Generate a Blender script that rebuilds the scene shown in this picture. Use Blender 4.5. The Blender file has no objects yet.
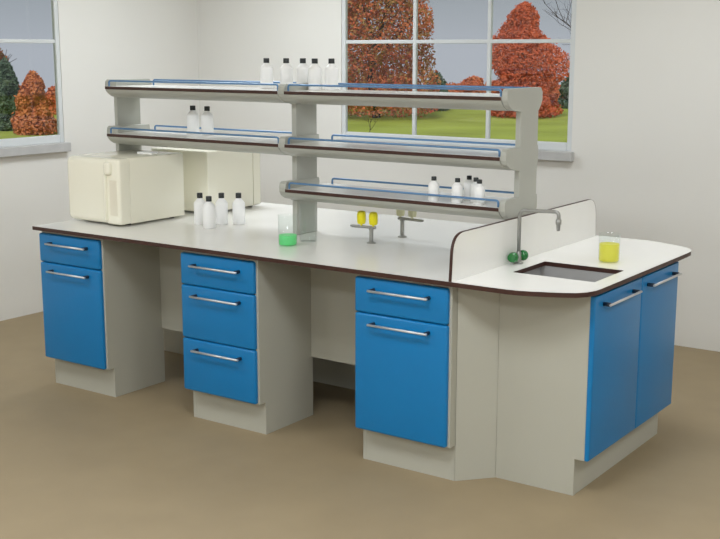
import bpy, bmesh, math, random
from mathutils import Vector, Matrix
R = math.radians
S = bpy.context.scene
COL = S.collection
random.seed(7)

# ------------------------------------------------------------------ materials
def lin(c):
    return tuple(((v/255)/12.92 if v/255 <= .04045 else ((v/255+.055)/1.055)**2.4) for v in c)

def mat(name, rgb, rough=.5, metal=0.0, spec=.5, noise=None, bump=None, coat=0.0):
    """procedural principled material; noise=(scale, amount) mottles the colour, bump=(scale, strength)"""
    m = bpy.data.materials.new(name); m.use_nodes = True
    nt = m.node_tree; b = nt.nodes['Principled BSDF']
    c = lin(rgb)
    b.inputs['Roughness'].default_value = rough
    b.inputs['Metallic'].default_value = metal
    b.inputs['Specular IOR Level'].default_value = spec
    b.inputs['Coat Weight'].default_value = coat
    b.inputs['Base Color'].default_value = (*c, 1)
    if noise or bump:
        tc = nt.nodes.new('ShaderNodeTexCoord')
    if noise:
        n = nt.nodes.new('ShaderNodeTexNoise'); n.inputs['Scale'].default_value = noise[0]
        n.inputs['Detail'].default_value = 5
        nt.links.new(tc.outputs['Object'], n.inputs['Vector'])
        r = nt.nodes.new('ShaderNodeValToRGB')
        a = noise[1]
        r.color_ramp.elements[0].position = .3; r.color_ramp.elements[1].position = .7
        r.color_ramp.elements[0].color = (*[v*(1-a) for v in c], 1)
        r.color_ramp.elements[1].color = (*[min(1, v*(1+a)) for v in c], 1)
        nt.links.new(n.outputs['Fac'], r.inputs['Fac'])
        nt.links.new(r.outputs['Color'], b.inputs['Base Color'])
    if bump:
        n2 = nt.nodes.new('ShaderNodeTexNoise'); n2.inputs['Scale'].default_value = bump[0]
        nt.links.new(tc.outputs['Object'], n2.inputs['Vector'])
        bp = nt.nodes.new('ShaderNodeBump'); bp.inputs['Strength'].default_value = bump[1]
        bp.inputs['Distance'].default_value = .002
        nt.links.new(n2.outputs['Fac'], bp.inputs['Height'])
        nt.links.new(bp.outputs['Normal'], b.inputs['Normal'])
    return m

def glass_mat(name, tint=(1, 1, 1), gloss=.1, rough=.02):
    m = bpy.data.materials.new(name); m.use_nodes = True
    nt = m.node_tree; nt.nodes.clear()
    o = nt.nodes.new('ShaderNodeOutputMaterial'); mx = nt.nodes.new('ShaderNodeMixShader')
    t = nt.nodes.new('ShaderNodeBsdfTransparent'); g = nt.nodes.new('ShaderNodeBsdfGlossy')
    lw = nt.nodes.new('ShaderNodeLayerWeight'); lw.inputs['Blend'].default_value = .5
    pw = nt.nodes.new('ShaderNodeMath'); pw.operation = 'POWER'; pw.inputs[1].default_value = 4
    ml = nt.nodes.new('ShaderNodeMath'); ml.operation = 'MULTIPLY_ADD'; ml.inputs[1].default_value = gloss; ml.inputs[2].default_value = .03
    nt.links.new(lw.outputs['Facing'], pw.inputs[0]); nt.links.new(pw.outputs[0], ml.inputs[0])
    t.inputs['Color'].default_value = (*tint, 1); g.inputs['Roughness'].default_value = rough
    nt.links.new(ml.outputs[0], mx.inputs[0]); nt.links.new(t.outputs[0], mx.inputs[1])
    nt.links.new(g.outputs[0], mx.inputs[2]); nt.links.new(mx.outputs[0], o.inputs['Surface'])
    return m

def liquid_mat(name, rgb, clear=.35):
    m = bpy.data.materials.new(name); m.use_nodes = True
    nt = m.node_tree; b = nt.nodes['Principled BSDF']; o = nt.nodes['Material Output']
    c = lin(rgb)
    b.inputs['Base Color'].default_value = (*c, 1); b.inputs['Roughness'].default_value = .1
    tl = nt.nodes.new('ShaderNodeBsdfTranslucent'); tl.inputs['Color'].default_value = (*c, 1)
    t = nt.nodes.new('ShaderNodeBsdfTransparent'); t.inputs['Color'].default_value = (*[v**.4 for v in c], 1)
    m1 = nt.nodes.new('ShaderNodeMixShader'); m1.inputs[0].default_value = .4
    m2 = nt.nodes.new('ShaderNodeMixShader'); m2.inputs[0].default_value = clear
    nt.links.new(b.outputs[0], m1.inputs[1]); nt.links.new(tl.outputs[0], m1.inputs[2])
    nt.links.new(m1.outputs[0], m2.inputs[1]); nt.links.new(t.outputs[0], m2.inputs[2])
    nt.links.new(m2.outputs[0], o.inputs['Surface'])
    return m

def leaf_mat(name, cols, scale=.9):
    m = bpy.data.materials.new(name); m.use_nodes = True
    nt = m.node_tree; b = nt.nodes['Principled BSDF']
    tc = nt.nodes.new('ShaderNodeTexCoord'); n = nt.nodes.new('ShaderNodeTexNoise')
    n.inputs['Scale'].default_value = scale; n.inputs['Detail'].default_value = 8; n.inputs['Roughness'].default_value = .8
    nt.links.new(tc.outputs['Object'], n.inputs['Vector'])
    r = nt.nodes.new('ShaderNodeValToRGB'); e = r.color_ramp.elements
    k = len(cols)
    e[0].position = .32; e[0].color = (*lin(cols[0]), 1); e[1].position = .68; e[1].color = (*lin(cols[-1]), 1)
    for i in range(1, k-1):
        x = e.new(.32+.36*i/(k-1)); x.color = (*lin(cols[i]), 1)
    nt.links.new(n.outputs['Fac'], r.inputs['Fac']); nt.links.new(r.outputs['Color'], b.inputs['Base Color'])
    b.inputs['Roughness'].default_value = .8; b.inputs['Specular IOR Level'].default_value = .1
    return m

M = dict(
    wall=mat('wall_paint', (229, 228, 224), .9, spec=.2, noise=(1.2, .012), bump=(60, .05)),
    ceil=mat('ceiling_paint', (236, 235, 232), .95, spec=.1, noise=(2, .01)),
    floor=mat('beige_floor', (152, 136, 108), .6, spec=.3, noise=(3.5, .05), bump=(90, .1)),
    top=mat('white_laminate', (236, 235, 231), .22, spec=.5, noise=(4, .01)),
    edge=mat('dark_brown_core', (62, 34, 26), .45, noise=(40, .15)),
    grey=mat('pale_grey_board', (180, 179, 167), .5, noise=(3, .012)),
    steelgrey=mat('grey_coated_steel', (176, 177, 169), .4, noise=(6, .012)),
    blue=mat('blue_lacquer', (16, 119, 180), .3, spec=.4, noise=(2, .02)),
    chrome=mat('brushed_steel', (214, 216, 218), .38, metal=.75, noise=(60, .03)),
    dark=mat('dark_standoff', (28, 40, 58), .4, noise=(30, .1)),
    rail=mat('blue_rail', (96, 136, 178), .3, metal=.35, noise=(20, .05)),
    cream=mat('cream_enamel', (244, 241, 224), .16, spec=.5, noise=(2, .01), coat=.2),
    creamdk=mat('cream_panel', (228, 222, 204), .3, noise=(5, .015)),
    rubber=mat('black_rubber', (30, 30, 30), .6, noise=(30, .1)),
    bottle=mat('white_plastic', (250, 250, 249), .35, noise=(15, .01)),
    cap=mat('black_cap', (34, 38, 38), .45, noise=(40, .1)),
    yellow=mat('yellow_knob', (232, 220, 20), .35, noise=(20, .03)),
    paleyellow=mat('pale_yellow_knob', (206, 204, 168), .4, noise=(20, .03)),
    green=mat('green_knob', (16, 110, 46), .15, noise=(20, .05), coat=.4),
    sink=mat('grey_sink', (172, 171, 170), .35, noise=(8, .04)),
    tap=mat('grey_tap_metal', (158, 158, 154), .35, metal=.6, noise=(30, .03)),
    frame=mat('white_window_frame', (214, 218, 220), .4, noise=(4, .01)),
    sill=mat('grey_stone_sill', (188, 188, 188), .45, noise=(9, .07)),
    fill_lamp_body=mat('white_fill_lamp_housing', (230, 230, 230), .5, noise=(4, .01)),
    bark=mat('dark_bark', (62, 50, 46), .9, noise=(6, .25)),
    grass=mat('autumn_grass', (168, 182, 84), .95, spec=.05, noise=(.25, .18)),
    glass=glass_mat('clear_glassware', (.97, .985, .98), .45),
    pane=glass_mat('window_glass', (.97, .98, .98), .2),
    gliq=liquid_mat('green_liquid', (140, 255, 175), .2),
    yliq=liquid_mat('yellow_liquid', (248, 242, 90), .3),
)
lm = bpy.data.materials.new('fill_lamp_diffuser'); lm.use_nodes = True
_b = lm.node_tree.nodes['Principled BSDF']
_b.inputs['Emission Color'].default_value = (.95, .975, 1, 1); _b.inputs['Emission Strength'].default_value = 3
M['lamp'] = lm  # glowing panel of the added, out-of-view fill lamps

# ------------------------------------------------------------------ mesh helpers
def box(bm, x0, x1, y0, y1, z0, z1, bev=0, seg=2, mi=0, only=None):
    vs = [bm.verts.new((x, y, z)) for x in (x0, x1) for y in (y0, y1) for z in (z0, z1)]
    idx = [(0, 1, 3, 2), (4, 6, 7, 5), (0, 4, 5, 1), (2, 3, 7, 6), (0, 2, 6, 4), (1, 5, 7, 3)]
    fs = [bm.faces.new([vs[i] for i in f]) for f in idx]
    for f in fs: f.material_index = mi
    if bev:
        es = list({e for f in fs for e in f.edges})
        if only: es = [e for e in es if only(e)]
        r = bmesh.ops.bevel(bm, geom=es, offset=bev, segments=seg, profile=.5, affect='EDGES', clamp_overlap=True)
        for f in r['faces']: f.material_index = mi

def lathe(bm, prof, cx, cy, cz, n=32, mi=0, axis='z', caps=True):
    """revolve (radius, height) pairs"""
    rings = []
    for r, h in prof:
        ring = []
        for i in range(n):
            a = 2*math.pi*i/n; u, v = r*math.cos(a), r*math.sin(a)
            p = {'z': (u, v, h), 'y': (u, h, v), 'x': (h, u, v)}[axis]
            ring.append(bm.verts.new((cx+p[0], cy+p[1], cz+p[2])))
        rings.append(ring)
    for a, b in zip(rings, rings[1:]):
        for i in range(n):
            j = (i+1) % n
            f = bm.faces.new((a[i], a[j], b[j], b[i])); f.material_index = mi; f.smooth = True
    if caps:
        for q in (rings[0], rings[-1]):
            f = bm.faces.new(q); f.material_index = mi

def tube(bm, pts, r, n=12, mi=0, r_end=None):
    pts = [Vector(p) for p in pts]; rings = []; k = len(pts)
    up = None
    for i, p in enumerate(pts):
        d = (pts[min(i+1, k-1)]-pts[max(i-1, 0)]).normalized()
        if up is None:
            up = d.orthogonal().normalized()
        up = (up-d*up.dot(d)).normalized(); s = d.cross(up)
        rr = r if r_end is None else r+(r_end-r)*i/(k-1)
        rings.append([bm.verts.new(p+up*rr*math.cos(2*math.pi*j/n)+s*rr*math.sin(2*math.pi*j/n)) for j in range(n)])
    for a, b in zip(rings, rings[1:]):
        for i in range(n):
            j = (i+1) % n
            f = bm.faces.new((a[i], a[j], b[j], b[i])); f.smooth = True; f.material_index = mi
    for q in (rings[0], rings[-1]):
        f = bm.faces.new(q); f.material_index = mi

def bend(pts, rad, seg=6):
    """round the inner corners of a polyline"""
    pts = [Vector(p) for p in pts]; out = [pts[0]]
    for i in range(1, len(pts)-1):
        a, b, c = pts[i-1], pts[i], pts[i+1]
        u = (a-b); v = (c-b); r = min(rad, u.length*.49, v.length*.49)
        p, q = b+u.normalized()*r, b+v.normalized()*r
        for k in range(seg+1):
            t = k/seg
            out.append(p*(1-t)**2+b*2*t*(1-t)+q*t*t)
    out.append(pts[-1])
    return out

def prism(bm, poly, axis, a, b, mi=0, mi_side=None):
    """extrude a 2-D polygon; axis 'x': poly=(y,z); 'y': (x,z); 'z': (x,y)"""
    P = {'x': lambda p, t: (t, p[0], p[1]), 'y': lambda p, t: (p[0], t, p[1]), 'z': lambda p, t: (p[0], p[1], t)}[axis]
    A = [bm.verts.new(P(p, a)) for p in poly]; B = [bm.verts.new(P(p, b)) for p in poly]
    n = len(poly)
    f = bm.faces.new(A); f.material_index = mi
    f = bm.faces.new(B); f.material_index = mi
    for i in range(n):
        j = (i+1) % n
        f = bm.faces.new((A[i], A[j], B[j], B[i])); f.material_index = mi if mi_side is None else mi_side

def round_poly(pts, rads, seg=6):
    out = []
    n = len(pts)
    for i in range(n):
        a, b, c = Vector(pts[i-1]), Vector(pts[i]), Vector(pts[(i+1) % n]); r = rads[i]
        if r <= 0: out.append(tuple(b)); continue
        u, v = a-b, c-b
        p, q = b+u.normalized()*min(r, u.length*.5), b+v.normalized()*min(r, v.length*.5)
        for k in range(seg+1):
            t = k/seg; out.append(tuple(p*(1-t)**2+b*2*t*(1-t)+q*t*t))
    return out

def new(): return bmesh.new()

def link(name, bm, mats, parent=None, label=None, smooth=None):
    """one mesh object; world coordinates in, origin at its own bounding-box centre (base for top-level things)"""
    bmesh.ops.recalc_face_normals(bm, faces=bm.faces)
    xs = [v.co for v in bm.verts]
    lo = Vector([min(c[i] for c in xs) for i in range(3)]); hi = Vector([max(c[i] for c in xs) for i in range(3)])
    c = (lo+hi)/2
    if parent is None: c.z = lo.z
    bmesh.ops.translate(bm, verts=bm.verts, vec=-c)
    me = bpy.data.meshes.new(name); bm.to_mesh(me); bm.free()
    for m in (mats if isinstance(mats, (list, tuple)) else [mats]): me.materials.append(m)
    o = bpy.data.objects.new(name, me); COL.objects.link(o)
    if parent is not None:
        o.parent = parent; o.location = c-world(parent)
    else:
        o.location = c
    if label: o['label'] = label
    if smooth is not None:
        for p in me.polygons: p.use_smooth = True
        me.set_sharp_from_angle(angle=R(smooth))
    return o

def world(o):
    v = Vector(o.location)
    while o.parent: o = o.parent; v += o.location
    return v

def thing(name, label, cat, loc, group=None):
    o = bpy.data.objects.new(name, None); COL.objects.link(o); o.location = loc
    o.empty_display_size = .05
    o['label'] = label; o['category'] = cat
    if group: o['group'] = group
    return o

def tag(o, label, cat, group=None, kind=None):
    o['label'] = label; o['category'] = cat
    if group: o['group'] = group
    if kind: o['kind'] = kind
    return o

def struct(o, label, cat):
    o['kind'] = 'structure'; o['label'] = label; o['category'] = cat
    return o

def copy_tree(o, parent=None):
    c = o.copy(); COL.objects.link(c); c.parent = parent
    for ch in list(o.children): copy_tree(ch, c)
    return c

# ------------------------------------------------------------------ the room
XW, YW, XR, YF, H, T = -3.373, 2.889, 4.6, -5.6, 2.8, .05
bm = new(); box(bm, XW-T, XR+T, YF-T, YW+T, -.12, 0)
struct(link('floor', bm, M['floor']), 'beige brown floor of the laboratory', 'floor')
bm = new(); box(bm, XW-T, XR+T, YF-T, YW+T, H, H+.15)
struct(link('ceiling', bm, M['ceil']), 'white ceiling above the bench', 'ceiling')

WX0, WX1, WZ0, WZ1 = -1.95, -.092, 1.19, 2.50       # opening of the back window
LY0, LY1 = -.37, 1.474                               # opening of the left window
def wall_with_hole(name, axis, near, far, a0, a1, h0, h1, label):
    bm = new()
    lo, hi = min(near, far), max(near, far)
    def bx(u0, u1, z0, z1):
        if axis == 'y': box(bm, u0, u1, lo, hi, z0, z1)
        else: box(bm, lo, hi, u0, u1, z0, z1)
    bx(a0, h0, 0, H); bx(h1, a1, 0, H); bx(h0, h1, 0, WZ0); bx(h0, h1, WZ1, H)
    return struct(link(name, bm, M['wall']), label, 'wall')
wall_with_hole('wall_back', 'y', YW, YW+T, XW-T, XR+T, WX0, WX1, 'off-white painted back wall with the wide window')
wall_with_hole('wall_left', 'x', XW, XW-T, YF, YW, LY0, LY1, 'off-white painted left wall behind the cream oven')
bm = new(); box(bm, XR, XR+T, YF, YW, 0, H)
struct(link('wall_right', bm, M['wall']), 'off-white wall at the right, outside the frame', 'wall')
bm = new(); box(bm, XW-T, XR+T, YF-T, YF, 0, H)
struct(link('wall_front', bm, M['wall']), 'off-white wall behind the camera', 'wall')

def window(name, axis, plane, sgn, a0, a1, label):
    """frame, glazing bars, panes and stone sill; sgn points outwards"""
    def P(u0, u1, d0, d1): # along the wall, depth
        lo, hi = sorted((plane+sgn*d0, plane+sgn*d1))
        return (u0, u1, lo, hi) if axis == 'y' else (lo, hi, u0, u1)
    c = (a0+a1)/2
    loc = (c, plane, WZ0) if axis == 'y' else (plane, c, WZ0)
    w = bpy.data.objects.new(name, None); COL.objects.link(w); w.location = loc
    struct(w, label, 'window')
    fw, d0, d1 = .036, .003, .034
    bm = new()
    box(bm, *P(a0, a0+fw, d0, d1), WZ0, WZ1, .006); box(bm, *P(a1-fw, a1, d0, d1), WZ0, WZ1, .006)
    box(bm, *P(a0+fw, a1-fw, d0, d1), WZ0, WZ0+.056, .006); box(bm, *P(a0+fw, a1-fw, d0, d1), WZ1-fw, WZ1, .006)
    link('frame', bm, M['frame'], w)
    pw = (a1-a0-2*fw)/3; zb = 1.90
    for k in (1, 2):
        u = a0+fw+pw*k; bm = new(); box(bm, *P(u-.014, u+.014, d0+.003, d1-.003), WZ0+.056, WZ1-fw, .004)
        link('mullion', bm, M['frame'], w)
    bm = new(); box(bm, *P(a0+fw, a1-fw, d0+.005, d1-.005), zb-.013, zb+.013, .004)
    link('glazing_bar', bm, M['frame'], w)
    for k in range(3):
        for z0, z1 in ((WZ0+.056, zb-.013), (zb+.013, WZ1-fw)):
            bm = new(); box(bm, *P(a0+fw+pw*k+(.014 if k else 0), a0+fw+pw*(k+1)-(.014 if k < 2 else 0), d0+.014, d0+.018), z0, z1)
            link('pane', bm, M['pane'], w)
    bm = new(); box(bm, *P(a0-.02, a1+.02, -.045, -.0005), WZ0-.062, WZ0, .004); link('sill', bm, M['sill'], w)
    bm = new(); box(bm, *P(a0-.03, a1+.03, T+.0005, T+.06), WZ0-.05, WZ0-.005, .004); link('outer_ledge', bm, M['sill'], w)
window('window_1', 'y', YW, 1, WX0, WX1, 'wide six-pane white window in the back wall')
window('window_2', 'x', XW, -1, LY0, LY1, 'white window in the left wall above the cream oven')

# unseen lamps under the ceiling, added to light the room evenly
lamps = [(-1.6, -1.6), (1.0, -1.6), (3.3, -1.6), (-1.6, -4.0), (1.0, -4.0), (3.3, -4.0), (-1.9, 1.5), (.9, 1.5), (3.3, 1.5)]
POW = [21, 29, 37, 20, 23, 29, 28, 11, 9]
for i, (x, y) in enumerate(lamps):
    t = thing('fill_lamp', 'flat white square fill lamp added under the ceiling, out of view', 'lamp', (x, y, H-.06), 'added fill lamps')
    bm = new(); box(bm, x-.42, x+.42, y-.42, y+.42, H-.055, H-.0005, .006); link('housing', bm, M['fill_lamp_body'], t)
    bm = new(); box(bm, x-.39, x+.39, y-.39, y+.39, H-.062, H-.0555); link('diffuser', bm, M['lamp'], t)
    ld = bpy.data.lights.new('fill_light', 'AREA'); ld.shape = 'SQUARE'; ld.size = .76; ld.energy = POW[i]; ld.color = (.91, .955, 1)
    lo = bpy.data.objects.new('fill_light', ld); COL.objects.link(lo); lo.parent = t; lo.location = (0, 0, -.012)

# ------------------------------------------------------------------ cabinets
CT = .88      # underside of the worktop
def handle(parent, axis, a0, a1, face, z):
    """slim bar on two dark standoffs; face is the door plane, the bar stands off towards the viewer"""
    bm = new()
    if axis == 'x':
        tube(bm, [(a0, face-.034, z), (a1, face-.034, z)], .0055)
        for a in (a0+.012, a1-.012): lathe(bm, [(.0085, -.030), (.0085, .0)], a, face, z, 14, 1, 'y')
    else:
        tube(bm, [(face+.034, a0, z), (face+.034, a1, z)], .0055)
        for a in (a0+.012, a1-.012): lathe(bm, [(.0085, .0), (.0085, .030)], face, a, z, 14, 1, 'x')
    link('handle', bm, [M['chrome'], M['dark']], parent, 'slim steel bar handle on dark standoffs')

def front(parent, name, x0, x1, z0, z1, hz, hx0, hx1):
    bm = new(); box(bm, x0, x1, 0, .0195, z0, z1, .011, 4, only=lambda e: min(v.co.y for v in e.verts) < .001)
    d = link(name, bm, M['blue'], parent, 'glossy blue %s front with rounded edges' % name, 40)
    handle(d, 'x', hx0, hx1, 0, hz)

def pedestal(x0, x1, rows, label):
    t = thing('pedestal_cabinet', label, 'cabinet', ((x0+x1)/2, .23, 0), 'pedestal cabinets under the front of the bench')
    bm = new(); side = [(.02, .163), (.064, .163), (.064, 0), (.44, 0), (.44, CT), (.02, CT)]
    prism(bm, side, 'x', x0, x0+.018); prism(bm, side, 'x', x1-.018, x1)
    for b in ((.02, .44, .163, .181), (.02, .44, CT-.016, CT), (.424, .44, .181, CT-.016)): box(bm, x0+.018, x1-.018, *b)
    link('body', bm, M['grey'], t)
    bm = new(); box(bm, x0+.0182, x1-.0182, .0645, .08, 0, .1628); link('plinth', bm, M['grey'], t, 'recessed pale grey plinth')
    hc = (x0+x1)/2+.002
    for name, z0, z1, hz in rows:
        front(t, name, x0-.005, x1-.012, z0, z1, hz, hc-.156, hc+.149)
    return t
two = [('drawer', .7055, .8635, .814), ('door', .163, .703, .662)]
pedestal(-1.8908, -1.4086, two, 'blue fronted pedestal with one drawer over a door, under the cream oven')
pedestal(-.834, -.354, [('drawer', .7045, .8635, .808), ('drawer', .4335, .702, .656), ('drawer', .163, .431, .381)],
         'middle blue fronted pedestal with three drawers')
pedestal(.2225, .707, two, 'blue fronted pedestal with drawer and door, beside the angled filler panel')

# sink cabinet at the end of the bench
t = thing('sink_cabinet', 'pale grey cabinet with two blue doors under the sink', 'cabinet', (1.03, .69, 0))
bm = new(); SX0, SX1, SY0, SY1 = .832, 1.244, .206, 1.176
# open box so the basin has room inside
side = [(SX0, 0), (1.2, 0), (1.2, .163), (SX1, .163), (SX1, CT), (SX0, CT)]
prism(bm, side, 'y', SY0, SY0+.018); prism(bm, side, 'y', SY1-.018, SY1)
box(bm, .778, .796, .30, 1.08, .163, CT); box(bm, .796, SX0+.018, .30, 1.08, .163, .181); box(bm, SX0+.018, SX1, SY0+.018, SY1-.018, .163, .181)
box(bm, SX1-.018, SX1, SY0+.018, SY1-.018, .845, CT)
link('body', bm, M['grey'], t)
bm = new(); box(bm, 1.184, 1.1995, SY0+.0182, SY1-.0182, 0, .1628); link('plinth', bm, M['grey'], t, 'recessed pale grey plinth')
for y0, y1 in ((.2075, .712), (.716, 1.1735)):
    bm = new(); box(bm, 1.2445, 1.265, y0, y1, .163, .8635, .009, 3, only=lambda e: max(v.co.x for v in e.verts) > 1.264 and min(v.co.x for v in e.verts) > 1.264)
    d = link('door', bm, M['blue'], t, 'glossy blue door', 40)
    m = (y0+y1)/2-.01; handle(d, 'y', m-.168, m+.168, 1.265, .820)

# angled filler panels joining the sink cabinet to the bench
def filler(pts, label):
    bm = new(); prism(bm, pts, 'z', 0, CT)
    tag(link('filler_panel', bm, M['grey']), label, 'panel')
filler([(.709, .064), (.831, .204), (.831, .230), (.813, .212), (.709, .092)], 'angled pale grey filler panel between right pedestal and sink cabinet')
filler([(.709, 1.36), (.709, 1.388), (.831, 1.248), (.831, 1.222)], 'angled pale grey filler panel at the far corner of the sink cabinet')

# knee-space panels
for x0, x1, lab in ((-1.4076, -.835, 'pale grey knee-space panel between left and middle pedestals'),
                    (-.353, .2215, 'pale grey knee-space panel between middle and right pedestals')):
    bm = new(); box(bm, x0, x1, .425, .44, .312, CT, .001, 1)
    tag(link('modesty_panel', bm, M['grey']), lab, 'panel', 'knee-space panels')
bm = new(); box(bm, -1.89, .707, .92, .94, 0, CT, .001, 1)
tag(link('back_panel', bm, M['grey']), 'long pale grey panel down to the floor behind the knee spaces', 'panel')

# ------------------------------------------------------------------ worktop with sink cut-out
D = 1.462
curve = [(.98, -.02), (1.035, -.012), (1.085, .005), (1.14, .028), (1.195, .053), (1.238, .08), (1.268, .118), (1.283, .165), (1.286, .22)]
outline = [(-1.918, -.02)] + curve + [(x, 1.442-y) for x, y in reversed(curve)] + [(-1.918, D)]
hole = [(.83, .32), (1.21, .32), (1.21, .635), (.83, .635)]
def slab(z, flip):
    b = new()
    for loop in (outline, hole):
        vs = [b.verts.new((x, y, z)) for x, y in loop]
        for i in range(len(vs)): b.edges.new((vs[i], vs[(i+1) % len(vs)]))
    bmesh.ops.triangle_fill(b, use_beauty=True, use_dissolve=False, edges=b.edges)
    return b
wt = thing('bench_worktop', 'long white laminate worktop with dark brown edge and curved sink end', 'worktop', (-.4, .72, CT))
bm = slab(.9, False); low = slab(.8985, True); me = bpy.data.meshes.new('tmp'); low.to_mesh(me); low.free(); bm.from_mesh(me); bpy.data.meshes.remove(me)
o = link('surface', bm, M['top'], wt)
bm = new()
for loop in (outline, hole):
    A = [bm.verts.new((x, y, CT)) for x, y in loop]; B = [bm.verts.new((x, y, .8992)) for x, y in loop]
    for i in range(len(loop)):
        j = (i+1) % len(loop); f = bm.faces.new((A[i], A[j], B[j], B[i])); f.smooth = loop is outline
b2 = slab(CT, True); me = bpy.data.meshes.new('tmp2'); b2.to_mesh(me); b2.free(); bm.from_mesh(me); bpy.data.meshes.remove(me)
bmesh.ops.remove_doubles(bm, verts=bm.verts, dist=1e-5)
link('edge_band', bm, M['edge'], wt, 'dark brown core edge of the worktop', 40)

# sink basin hung under the cut-out
t = thing('sink_basin', 'rectangular grey sink basin sunk into the worktop end', 'sink', (1.02, .478, .70))
bm = new(); x0, x1, y0, y1, zb, zt = .802, 1.218, .312, .643, .70, .8793
for a in ((x0, x0+.006, y0, y1, zb, zt), (x1-.006, x1, y0, y1, zb, zt), (x0, x1, y0, y0+.006, zb, zt), (x0, x1, y1-.006, y1, zb, zt), (x0, x1, y0, y1, zb-.006, zb)):
    box(bm, *a)
link('bowl', bm, M['sink'], t)
bm = new(); lathe(bm, [(.028, .0005), (.028, .004), (.02, .004), (.018, .001)], 1.02, .478, zb, 24); link('drain', bm, M['chrome'], t)

# upstand between the sink and the bench
U0, U1, UZ = .7105, .724, 1.098
prof = round_poly([(-.018, .9003), (-.004, UZ), (D-.035, UZ), (D-.02, .9003)], [0, .085, .085, 0], 10)
t = thing('upstand_board', 'white upright splash board with dark edge between sink and bench', 'splash board', ((U0+U1)/2, .72, .9))
bm = new(); prism(bm, prof, 'x', U0+.0004, U1); link('board', bm, M['top'], t)
bm = new()
n = len(prof); inner = [(min(max(y, -.0165), D-.0205), z) for y, z in prof]
for i in range(n-1):
    (ya, za), (yb, zb_) = prof[i], prof[i+1]
    d = Vector((yb-ya, zb_-za)).normalized(); nn = Vector((-d.y, d.x))*.0016
    q = [(ya, za), (yb, zb_), (yb+nn.x, zb_+nn.y), (ya+nn.x, za+nn.y)]
    prism(bm, q, 'x', U0, U1+.0004)
link('edge_band', bm, M['edge'], t, 'dark brown edge of the splash board')

# ------------------------------------------------------------------ reagent shelving
FY, BY = .457, .806
LEVEL = [1.642, 1.378, 1.152]
def bracket_profile(z, a, b, tail):
    """end view of the carrier: blunt nose at the front edge, sweep down to the post, short tail behind"""
    f = [(a+.016, z+.034), (a+.004, z+.024), (a, z+.006), (a+.001, z-.016), (a+.014, z-.036), (a+.045, z-.054), (a+.09, z-.064), (max(b-.18, a+.10), z-.070), (b, z-.070)]
    f += [(b+tail*.5, z-.052), (b+tail, z-.026), (b+tail, z+.012), (b+tail*.6, z+.030), (b+tail*.4, z+.034)]
    return f
def upright(x0, x1, y0, y1, heads, label, nose, e0=0, e1=0):
    t = thing('shelf_upright', label, 'upright', ((x0+x1)/2, .69, .9), 'uprights of the bench shelving')
    bm = new(); box(bm, x0, x1, y0, y1, .9005, LEVEL[0]+.030, .002, 1); link('post', bm, M['steelgrey'], t)
    for i, z in enumerate(heads):
        bm = new(); prism(bm, bracket_profile(z, nose, y1, .034 if i == 0 else .008), 'x', x0-.0008-e0, x1+.0008+e1)
        link('bracket', bm, M['steelgrey'], t, 'rounded grey shelf bracket', None)
    return t
P1, P2, P3 = (-1.9165, -1.8905), (-.578, -.548), (.682, .708)
upright(*P1, .607, .79, LEVEL[:2], 'grey shelf upright at the far left end, behind the cream oven', .545, 0, .0645)
upright(*P2, .568, .742, LEVEL, 'middle grey shelf upright, behind the clear glass jar', FY+.006, 0, .008)
upright(*P3, .598, .772, LEVEL, 'grey shelf upright at the right end, beside the splash board', FY+.006)

def shelf(x0, x1, z, label):
    t = thing('bench_shelf', label, 'shelf', ((x0+x1)/2, .665, z-.015), 'shelves above the bench')
    bm = new(); box(bm, x0, x1, FY+.004, BY-.004, z-.0155, z, 0); link('board', bm, M['top'], t)
    bm = new(); box(bm, x0, x1, FY+.001, FY+.0038, z-.0165, z-.0008); box(bm, x0, x1, BY-.0038, BY-.001, z-.0165, z-.0008)
    link('edge_band', bm, M['edge'], t, 'dark brown shelf edge')
    pr = [(FY+.004, z-.0165), (FY+.008, z-.026), (FY+.022, z-.040), (FY+.05, z-.057), (FY+.09, z-.065), (FY+.14, z-.068),
          (BY-.10, z-.068), (BY-.05, z-.058), (BY-.03, z-.042), (BY-.012, z-.026), (BY-.006, z-.0165)]
    bm = new(); prism(bm, pr, 'x', x0, x1); link('underside_channel', bm, M['steelgrey'], t, 'curved grey metal channel under the board', 35)
    for y, a, b in ((FY+.022, x0+.012, x1-.012), (BY-.034, x0+.066, x1-.012)):
        bm = new(); tube(bm, bend([(a, y, z-.001), (a, y, z+.030), (b, y, z+.030), (b, y, z-.001)], .014), .0053, 10)
        link('guard_rail', bm, M['rail'], t, 'thin blue metal guard rail')
XA, XB, XC, XD = P1[1]+.067, P2[0]-.002, P2[1]+.0102, P3[0]-.002
shelf(XA, XB, LEVEL[0], 'upper white shelf on the left half of the rack')
shelf(XC, XD, LEVEL[0], 'upper white shelf on the right half, in front of the wide window')
shelf(XA, XB, LEVEL[1], 'left shelf just above the cream oven, holding two bottles')
shelf(XC, XD, LEVEL[1], 'empty middle shelf on the right half of the rack')
shelf(XC, XD, LEVEL[2], 'lowest white shelf on the right, holding five small bottles')

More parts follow.
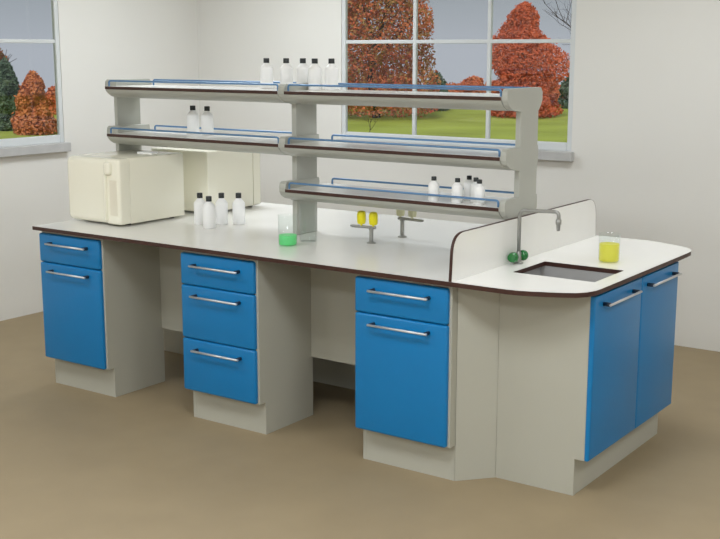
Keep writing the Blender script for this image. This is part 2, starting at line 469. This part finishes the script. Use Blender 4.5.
# ------------------------------------------------------------------ ovens
def oven(name, x0, x1, y0, y1, z1, face, label, detail):
    """cream cabinet with rounded door; face -1 looks to the front, +1 to the back"""
    t = thing(name, label, 'oven', ((x0+x1)/2, (y0+y1)/2, .9))
    zf = .911
    yd = (y0, y0+.075) if face < 0 else (y1-.075, y1)
    yb = (y0+.078, y1) if face < 0 else (y0, y1-.078)
    bm = new(); box(bm, x0+.003, x1, yb[0], yb[1], zf, z1, .007, 3); link('body', bm, M['cream'], t, None, 40)
    yo = y0 if face < 0 else y1; s = -face
    gx = x1-.105
    bm = new(); box(bm, x0-.016, gx, yd[0], yd[1], zf, z1, .034, 5, only=lambda e: any(abs(v.co.y-yo) < 1e-4 for v in e.verts) and not all(abs(v.co.x-gx) < 1e-4 for v in e.verts)); link('door', bm, M['cream'], t, 'rounded cream door', 50)
    bm = new(); box(bm, gx+.002, x1, yd[0], yd[1], zf, z1, .016, 4, only=lambda e: any(abs(v.co.y-yo) < 1e-4 for v in e.verts) and not all(abs(v.co.x-gx-.002) < 1e-4 for v in e.verts)); pn = link('control_panel', bm, M['cream'], t, None, 50)
    if detail:
        bm = new(); box(bm, gx+.03, x1-.02, y0-.003, y0+.004, zf+.05, z1-.115, .0025, 2); link('inset_plate', bm, M['creamdk'], pn)
        bm = new(); box(bm, gx-.006, gx+.012, y0-.018, y0+.01, zf+.02, z1-.085, .007, 3); link('grip', bm, M['cream'], t, 'long vertical door grip', 50)
        bm = new(); box(bm, gx+.002, gx+.052, y0-.024, y0+.02, z1-.088, z1-.016, .018, 5); link('latch', bm, M['cream'], t, 'rounded door latch', 50)
    for fx in (x0+.05, x1-.05):
        for fy in (y0+.10, y1-.06):
            bm = new(); lathe(bm, [(.016, 0), (.018, .011)], fx, fy, .9003, 16); link('foot', bm, M['rubber'], t)
    if detail:
        vx, vy = x0+.30, y0+.32
        bm = new(); box(bm, vx-.06, vx+.06, vy-.02, vy+.02, z1+.0003, z1+.012, .004, 2); link('top_vent', bm, M['bottle'], t, 'small white vent cap')
    return t
oven('bench_oven', -1.8885, -1.478, .215, .712, 1.268, -1, 'large cream oven with rounded door at the front left of the bench', True)
oven('bench_oven', -1.875, -1.418, .845, 1.325, 1.268, 1, 'second cream oven behind the first, on the far half of the bench', False)

# ------------------------------------------------------------------ bottles
def bottle_master(name, r, h):
    t = thing(name, 'white plastic bottle with black cap', 'bottle', (0, 0, 0))
    sh = h*.66; nk = h*.82
    bm = new(); lathe(bm, [(r*.92, 0), (r, r*.09), (r, sh), (r*.97, sh+h*.03), (r*.8, sh+h*.075), (r*.52, nk-h*.02), (r*.40, nk), (r*.40, nk+h*.03)], 0, 0, 0, 28)
    link('body', bm, M['bottle'], t, None, 50)
    bm = new(); lathe(bm, [(r*.46, nk+h*.02), (r*.46, h*.985), (r*.42, h)], 0, 0, 0, 20); link('cap', bm, M['cap'], t, 'black screw cap', 40)
    return t
def put(src, first, x, y, z, label, group, rz):
    o = src if first else copy_tree(src)
    o.location = (x, y, z+.0004); o.rotation_euler.z = rz; o['label'] = label; o['group'] = group
big = bottle_master('reagent_bottle', .034, .172)
spots = [
 (-1.223, .565, .9, 'white bottle on the worktop nearest the cream oven, partly behind another bottle', 'bottles on the worktop'),
 (-1.085, .487, .9, 'white bottle standing foremost in the worktop cluster by the oven', 'bottles on the worktop'),
 (-1.127, .634, .9, 'white bottle on the worktop just right of the foremost bottle', 'bottles on the worktop'),
 (-1.050, .688, .9, 'white bottle at the right of the worktop cluster, standing a little apart', 'bottles on the worktop')]
for i, (x, y, z, l, g) in enumerate(spots): put(big, i == 0, x, y, z, l, g, i*.7)
mid = bottle_master('reagent_bottle', .034, .158)
spots = [(-1.395, .71, LEVEL[1], 'left bottle of the pair on the shelf above the oven', 'pair of bottles on the left shelf'),
         (-1.278, .70, LEVEL[1], 'right bottle of the pair on the shelf above the oven', 'pair of bottles on the left shelf')]
names = ['leftmost of the five white bottles on the top shelf', 'second from left of the five top shelf bottles, above the middle upright',
         'middle one of the five white bottles on the top shelf', 'fourth from left of the five top shelf bottles',
         'rightmost of the five top shelf bottles, next to the window frame']
TX = [(-.860, .715), (-.718, .705), (-.616, .715), (-.500, .664), (-.428, .710)]
spots += [(x, y, LEVEL[0], l, 'five bottles on the top shelf') for (x, y), l in zip(TX, names)]
for i, (x, y, z, l, g) in enumerate(spots): put(mid, i == 0, x, y, z, l, g, i*.9)
small = bottle_master('small_reagent_bottle', .026, .112)
spots = [(.308, .514, 'small white bottle at the left of the lowest shelf, standing alone'),
         (.434, .516, 'small white bottle second from left on the lowest shelf'),
         (.425, .640, 'small white bottle furthest back in the right cluster on the lowest shelf'),
         (.492, .585, 'small white bottle in the middle of the right cluster on the lowest shelf'),
         (.544, .525, 'small white bottle at the right front of the lowest shelf')]
for i, (x, y, l) in enumerate(spots): put(small, i == 0, x, y, LEVEL[2], l, 'small bottles on the lowest shelf', i*.8)

# ------------------------------------------------------------------ glassware
def beaker(name, x, y, r, h, fill, liq, label, cat='beaker', lip=1.06):
    t = thing(name, label, cat, (x, y, .9))
    bm = new(); w = .0022
    lathe(bm, [(.001, 0), (r*.94, 0), (r, .006), (r, h*.95), (r*lip, h), (r*lip-w, h), (r-w, h*.94), (r-w, .008), (r*.9, .0045), (.001, .0045)], x, y, .9004, 36, caps=False)
    link('vessel', bm, M['glass'], t, None, 60)
    if liq:
        bm = new(); lathe(bm, [(r*.88, .0050), (r-w-.0008, .009), (r-w-.0008, fill)], x, y, .9004, 32); link('liquid', bm, liq, t, None, 50)
    return t
beaker('glass_beaker', -.396, .300, .047, .150, .052, M['gliq'], 'clear glass beaker with a little bright green liquid')
beaker('glass_jar', -.388, .452, .043, .190, 0, None, 'tall empty clear glass jar in front of the middle upright', 'jar', 1.0)
beaker('glass_beaker', 1.068, .800, .048, .128, .082, M['yliq'], 'glass beaker of yellow liquid beside the sink')

# ------------------------------------------------------------------ service taps on the bench
def gas_tap(x, y, s, knob, label, h=.066):
    """turret with a cross bar, two upright knobs and hose outlets; s mirrors it"""
    t = thing('gas_tap', label, 'tap', (x, y, .9))
    bm = new(); lathe(bm, [(.023, 0), (.023, .004), (.016, .007), (.0105, .010), (.0105, h), (.013, h+.002), (.013, h+.014), (.008, h+.018)], x, y, .9004, 24)
    link('stem', bm, M['tap'], t, None, 45)
    zc = .9+h+.012
    bm = new(); tube(bm, [(x-s*.115, y, zc), (x-s*.095, y, zc), (x, y, zc+.002), (x+s*.025, y, zc+.002)], .0075, 12)
    tube(bm, [(x-s*.125, y-.0, zc), (x-s*.085, y, zc)], .0055, 12); link('outlet_arm', bm, M['tap'], t, None, 45)
    for dx in (-s*.060, s*.012):
        bm = new(); lathe(bm, [(.006, .006), (.006, .014), (.019, .016), (.0225, .030), (.0225, .062), (.0185, .076), (.010, .080)], x+dx, y, zc, 20)
        link('knob', bm, knob, t, None, 45)
    return t
gas_tap(-.094, .585, 1, M['yellow'], 'grey gas tap with two bright yellow knobs on the worktop')
gas_tap(-.073, .835, -1, M['paleyellow'], 'grey gas tap with pale knobs on the far half of the worktop', .082)

# swan-neck tap at the sink
tx, ty = .757, .515
t = thing('sink_tap', 'grey swan-neck tap with two green handwheels beside the sink', 'tap', (tx, ty, .9))
bm = new(); lathe(bm, [(.022, 0), (.022, .005), (.013, .009), (.012, .05), (.009, .056)], tx, ty, .9004, 24); link('valve_body', bm, M['tap'], t, None, 45)
bm = new(); tube(bm, bend([(tx, ty, .95), (tx, ty, 1.142), (tx+.19, ty, 1.150), (tx+.19, ty, 1.105)], .032, 8), .0085, 14); link('spout', bm, M['tap'], t)
bm = new(); lathe(bm, [(.0075, -.036), (.0095, -.010), (.0125, -.006), (.0125, .012), (.009, .016)], tx+.19, ty, 1.102, 18); link('nozzle', bm, M['tap'], t, None, 45)
for dx, dy in ((-.006, -.040), (.004, .036)):
    bm = new(); s = 1 if dy > 0 else -1
    lathe(bm, [(.008, s*.008), (.008, abs(dy)*s*.55), (.018, abs(dy)*s*.6), (.0245, abs(dy)*s*.85), (.0245, abs(dy)*s*1.15), (.019, abs(dy)*s*1.45), (.008, abs(dy)*s*1.52)], tx+dx, ty, .933, 22, 0, 'y')
    link('handwheel', bm, M['green'], t, 'green handwheel', 50)

# ------------------------------------------------------------------ camera
yaw, pit, roll = 0.6120928645576457, 0.19022757446340918, 0.0007475516836493457
cp, sp, cy, sy = math.cos(pit), math.sin(pit), math.cos(yaw), math.sin(yaw)
fw = Vector((-sy*cp, cy*cp, -sp)); r0 = Vector((cy, sy, 0)); u0 = r0.cross(fw)
cr, sr = math.cos(roll), math.sin(roll)
rv = r0*cr+u0*sr; uv = u0*cr-r0*sr
CAM = Vector((3.075932183827864, -4.0278278720119705, 1.844751173956274)); F = 1142.037
cd = bpy.data.cameras.new('camera'); co = bpy.data.objects.new('camera', cd); COL.objects.link(co)
co.matrix_world = Matrix(((rv.x, uv.x, -fw.x, CAM.x), (rv.y, uv.y, -fw.y, CAM.y), (rv.z, uv.z, -fw.z, CAM.z), (0, 0, 0, 1)))
cd.sensor_width = 36; cd.lens = F/720*36; cd.clip_end = 600
S.camera = co

# ------------------------------------------------------------------ the garden outside
GZ = -2.0
bm = new()
rings = []
for rad, z in ((1, GZ), (20, GZ), (50, GZ), (75, GZ), (93, GZ), (100, GZ-1), (140, GZ-16), (240, GZ-60)):
    rings.append([bm.verts.new((3+rad*math.cos(2*math.pi*k/96), -4+rad*math.sin(2*math.pi*k/96), z)) for k in range(96)])
bm.faces.new(rings[0])
for a, b in zip(rings, rings[1:]):
    for k in range(96):
        f = bm.faces.new((a[k], a[(k+1) % 96], b[(k+1) % 96], b[k])); f.smooth = True
struct(link('ground', bm, M['grass']), 'green autumn lawn outside the windows', 'lawn')

LEAF = dict(
    red=leaf_mat('red_orange_leaves', [(140, 48, 54), (198, 78, 74), (214, 132, 80), (176, 84, 70), (156, 146, 84), (214, 124, 88), (186, 164, 148)], 1.3),
    crimson=leaf_mat('brick_red_leaves', [(130, 54, 42), (192, 90, 62), (220, 116, 80), (176, 90, 66), (196, 140, 116)], 2.2),
    orange=leaf_mat('orange_leaves', [(156, 92, 66), (216, 140, 90), (196, 116, 82), (160, 120, 90)], 2.5),
    dark=leaf_mat('dark_green_needles', [(62, 82, 70), (92, 114, 94), (120, 132, 104)], 2.5),
    rust=leaf_mat('rust_shrub_leaves', [(150, 70, 50), (206, 106, 72), (214, 134, 88), (170, 120, 96)], 2.5))

def at(px, d, z):
    """ground point d metres away in the direction of photo column px, height z"""
    v = fw*F+rv*(px-360); v.z = 0; v.normalize()
    return Vector((CAM.x+v.x*d, CAM.y+v.y*d, z))

def foliage(parent, base, shape, w, h, z0, nleaf, m, leaf=.17, seed=1, name='crown'):
    rnd = random.Random(seed); vs = []; fs = []
    lumps = [(rnd.uniform(0, 2*math.pi), rnd.uniform(.15, .9), rnd.uniform(.55, 1.15)) for _ in range(34)]
    def rad(t):
        if shape == 'cone': return max(.05, 1-t)**.8
        if shape == 'dome': return max(.06, min(1, .75+t*6)*math.sqrt(max(.01, 1-t**1.7)))
        if shape == 'hedge': return max(.1, (1-t**4)**.5)*(.9+.1*min(1, t*4))
        if shape == 'round': return math.sqrt(max(.02, 1-(2*t-.9)**2)) if t > .02 else .5
        return max(.08, min(1, t*5)*math.sqrt(max(.01, 1-t**1.8)))          # 'tree'
    k = 0
    while k < nleaf:
        t = rnd.random(); a = rnd.uniform(0, 2*math.pi)
        lump = 1.0
        for la, lt, ls in lumps:
            da = (a-la+math.pi) % (2*math.pi)-math.pi
            g = math.exp(-(da/.5)**2-((t-lt)/.12)**2); lump += (ls-.92)*g*1.9
        rr = w/2*rad(t)*lump*(rnd.random()**.38)
        if rnd.random() > .35+.65*rad(t): continue
        c = base+Vector((rr*math.cos(a), rr*math.sin(a), z0+h*t+rnd.gauss(0, .06)))
        u = Vector((rnd.gauss(0, 1), rnd.gauss(0, 1), rnd.gauss(0, 1))).normalized(); v = u.orthogonal().normalized()
        s = leaf*rnd.uniform(.6, 1.3); i = len(vs)
        vs += [c-u*s, c+v*s*.6, c+u*s, c-v*s*.6]; fs.append((i, i+1, i+2, i+3)); k += 1
    pw = world(parent)
    me = bpy.data.meshes.new(name); me.from_pydata([p-pw for p in vs], [], fs); me.materials.append(m)
    o = bpy.data.objects.new(name, me); COL.objects.link(o); o.parent = parent
    return o

def limb_tree(parent, base, h, seed, spread=.5, depth=4, r=.12, name='branches', lean=(0, 0)):
    rnd = random.Random(seed); bm = new()
    def grow(p, d, l, rad, k):
        q = p+d*l*.5+Vector((rnd.gauss(0, .04), rnd.gauss(0, .04), 0))*l; e = p+d*l
        tube(bm, [p, q, e], rad, 6, r_end=rad*.6)
        if k == 0: return
        for _ in range(3 if k > 1 else 2):
            nd = (d+Vector((rnd.gauss(0, spread), rnd.gauss(0, spread), rnd.gauss(.1, spread*.6)))).normalized()
            grow(p+d*l*rnd.uniform(.65, 1), nd, l*rnd.uniform(.55, .8), rad*.55, k-1)
    grow(base, Vector((lean[0], lean[1], 1)).normalized(), h*.4, r, depth)
    link(name, bm, M['bark'], parent)

def tree(name, label, cat, px, d, wpx, top, bot, shape, m, n, leaf=.17, seed=1, trunk=True, clear=.1, group=None):
    """tree whose crown spans wpx photo pixels at distance d and reaches from row bot to row top"""
    zt = CAM.z+(49.6-top)/F*d*1.02; zb = GZ
    b = at(px, d, GZ); t = thing(name, label, cat, b, group)
    h = zt-zb; w = wpx/F*d
    if trunk:
        limb_tree(t, b, h*(.6 if m is LEAF['dark'] else .95), seed+50, .42, 3, max(.10, h*.022), 'trunk')
    foliage(t, b, shape, w, h*(1-clear), h*clear, n, m, leaf, seed)
    return t
# back window
tree('maple_tree', 'tall red and orange maple filling the left panes of the wide window', 'tree', 376, 66, 134, -80, 114, 'dome', LEAF['red'], 26000, .095, 3, clear=.02)
tree('maple_tree', 'dark red maple in the right panes of the wide window', 'tree', 518, 68, 88, 7, 112, 'dome', LEAF['crimson'], 20000, .09, 5, clear=.01)
tree('evergreen_tree', 'small dark evergreen just right of the tall maple', 'tree', 434, 74, 26, 72, 112, 'dome', LEAF['dark'], 2200, .13, 6, clear=.01)
tree('evergreen_tree', 'dark green tree at the right edge of the wide window', 'tree', 570, 78, 34, 66, 110, 'dome', LEAF['dark'], 2600, .13, 8, clear=.01)
LAB = ['rust-coloured shrub at the left edge of the wide window', 'rust-coloured shrub behind the left of the tall maple', 'rust-coloured shrub behind the tall maple trunk',
       'rust-coloured shrub in the gap right of the small evergreen', 'tallest rust-coloured shrub midway between maple and dark red tree', 'rust-coloured shrub just left of the dark red maple',
       'rust-coloured shrub hidden behind the left side of the dark red maple', 'rust-coloured shrub behind the right side of the dark red maple', 'rust-coloured shrub at the right edge of the wide window']
for i, (px, w, top) in enumerate(((345, 30, 74), (374, 30, 72), (404, 30, 74), (449, 32, 83), (470, 26, 76), (492, 28, 80), (518, 30, 80), (545, 30, 82), (572, 28, 84))):
    tree('autumn_shrub', LAB[i], 'shrub', px, (77, 82, 77, 82, 77, 82, 77, 82, 85)[i], w+8, top, 108, 'hedge', LEAF['rust'], 4500, .10, 20+i, trunk=False, clear=0, group='autumn shrubs along the lawn')
b = at(583, 40, GZ)
t = thing('bare_tree', 'bare dark tree with thin branches at the right edge of the wide window', 'tree', b)
limb_tree(t, b, 6.2, 4, .55, 5, .07, 'branches')
b = at(370, 50, GZ); t = thing('bare_sapling', 'bare leafless sapling on the lawn under the tall maple', 'sapling', b)
limb_tree(t, b, 1.5, 12, .7, 3, .02, 'branches')
# left window
tree('maple_tree', 'red maple at the left edge of the left window', 'tree', -6, 68, 50, 28, 122, 'tree', LEAF['red'], 9000, .10, 31, clear=.3)
tree('evergreen_tree', 'dark green conifer in the left window', 'tree', 16, 58, 32, 60, 126, 'dome', LEAF['dark'], 7000, .09, 33, clear=.01)
tree('evergreen_tree', 'dark green conifer at the left edge of the left window', 'tree', -10, 60, 26, 70, 126, 'dome', LEAF['dark'], 6000, .09, 34, clear=.01)
tree('orange_tree', 'broad orange autumn tree in the left window', 'tree', 43, 55, 40, 72, 126, 'dome', LEAF['orange'], 10000, .085, 36, clear=.01)
for i, (px, w) in enumerate(((27, 26), (66, 26))):
    tree('autumn_shrub', ('rust-coloured shrub behind the conifer and the orange tree', 'rust-coloured shrub at the right edge of the left window')[i], 'shrub', px, 72, w, 84, 108, 'hedge', LEAF['rust'], 3000, .10, 60+i, trunk=False, clear=0, group='autumn shrubs along the lawn')

# ------------------------------------------------------------------ sky and sun
w = bpy.data.worlds.new('overcast_sky'); S.world = w; w.use_nodes = True
nt = w.node_tree; bg = nt.nodes['Background']
tc = nt.nodes.new('ShaderNodeTexCoord'); sx = nt.nodes.new('ShaderNodeSeparateXYZ'); rp = nt.nodes.new('ShaderNodeValToRGB')
nt.links.new(tc.outputs['Generated'], sx.inputs[0]); nt.links.new(sx.outputs['Z'], rp.inputs['Fac'])
rp.color_ramp.elements[0].position = 0; rp.color_ramp.elements[0].color = (*lin((176, 181, 190)), 1)
rp.color_ramp.elements[1].position = .06; rp.color_ramp.elements[1].color = (*lin((152, 159, 165)), 1)
nt.links.new(rp.outputs['Color'], bg.inputs['Color']); bg.inputs['Strength'].default_value = 1.0
sd = bpy.data.lights.new('sun', 'SUN'); sd.energy = 2.2; sd.angle = R(12); sd.color = (1, .95, .88)
so = bpy.data.objects.new('sun', sd); COL.objects.link(so)
so.rotation_euler = Vector((-.35, .75, -.75)).to_track_quat('-Z', 'Y').to_euler(); so.location = (20, -40, 40)

# ------------------------------------------------------------------ view
S.view_settings.view_transform = 'Standard'; S.view_settings.look = 'None'
S.view_settings.gamma = 1; S.view_settings.use_curve_mapping = False
S.view_settings.exposure = 0.0
S.cycles.use_denoising = True
S.cycles.max_bounces = 10; S.cycles.diffuse_bounces = 5; S.cycles.transparent_max_bounces = 24
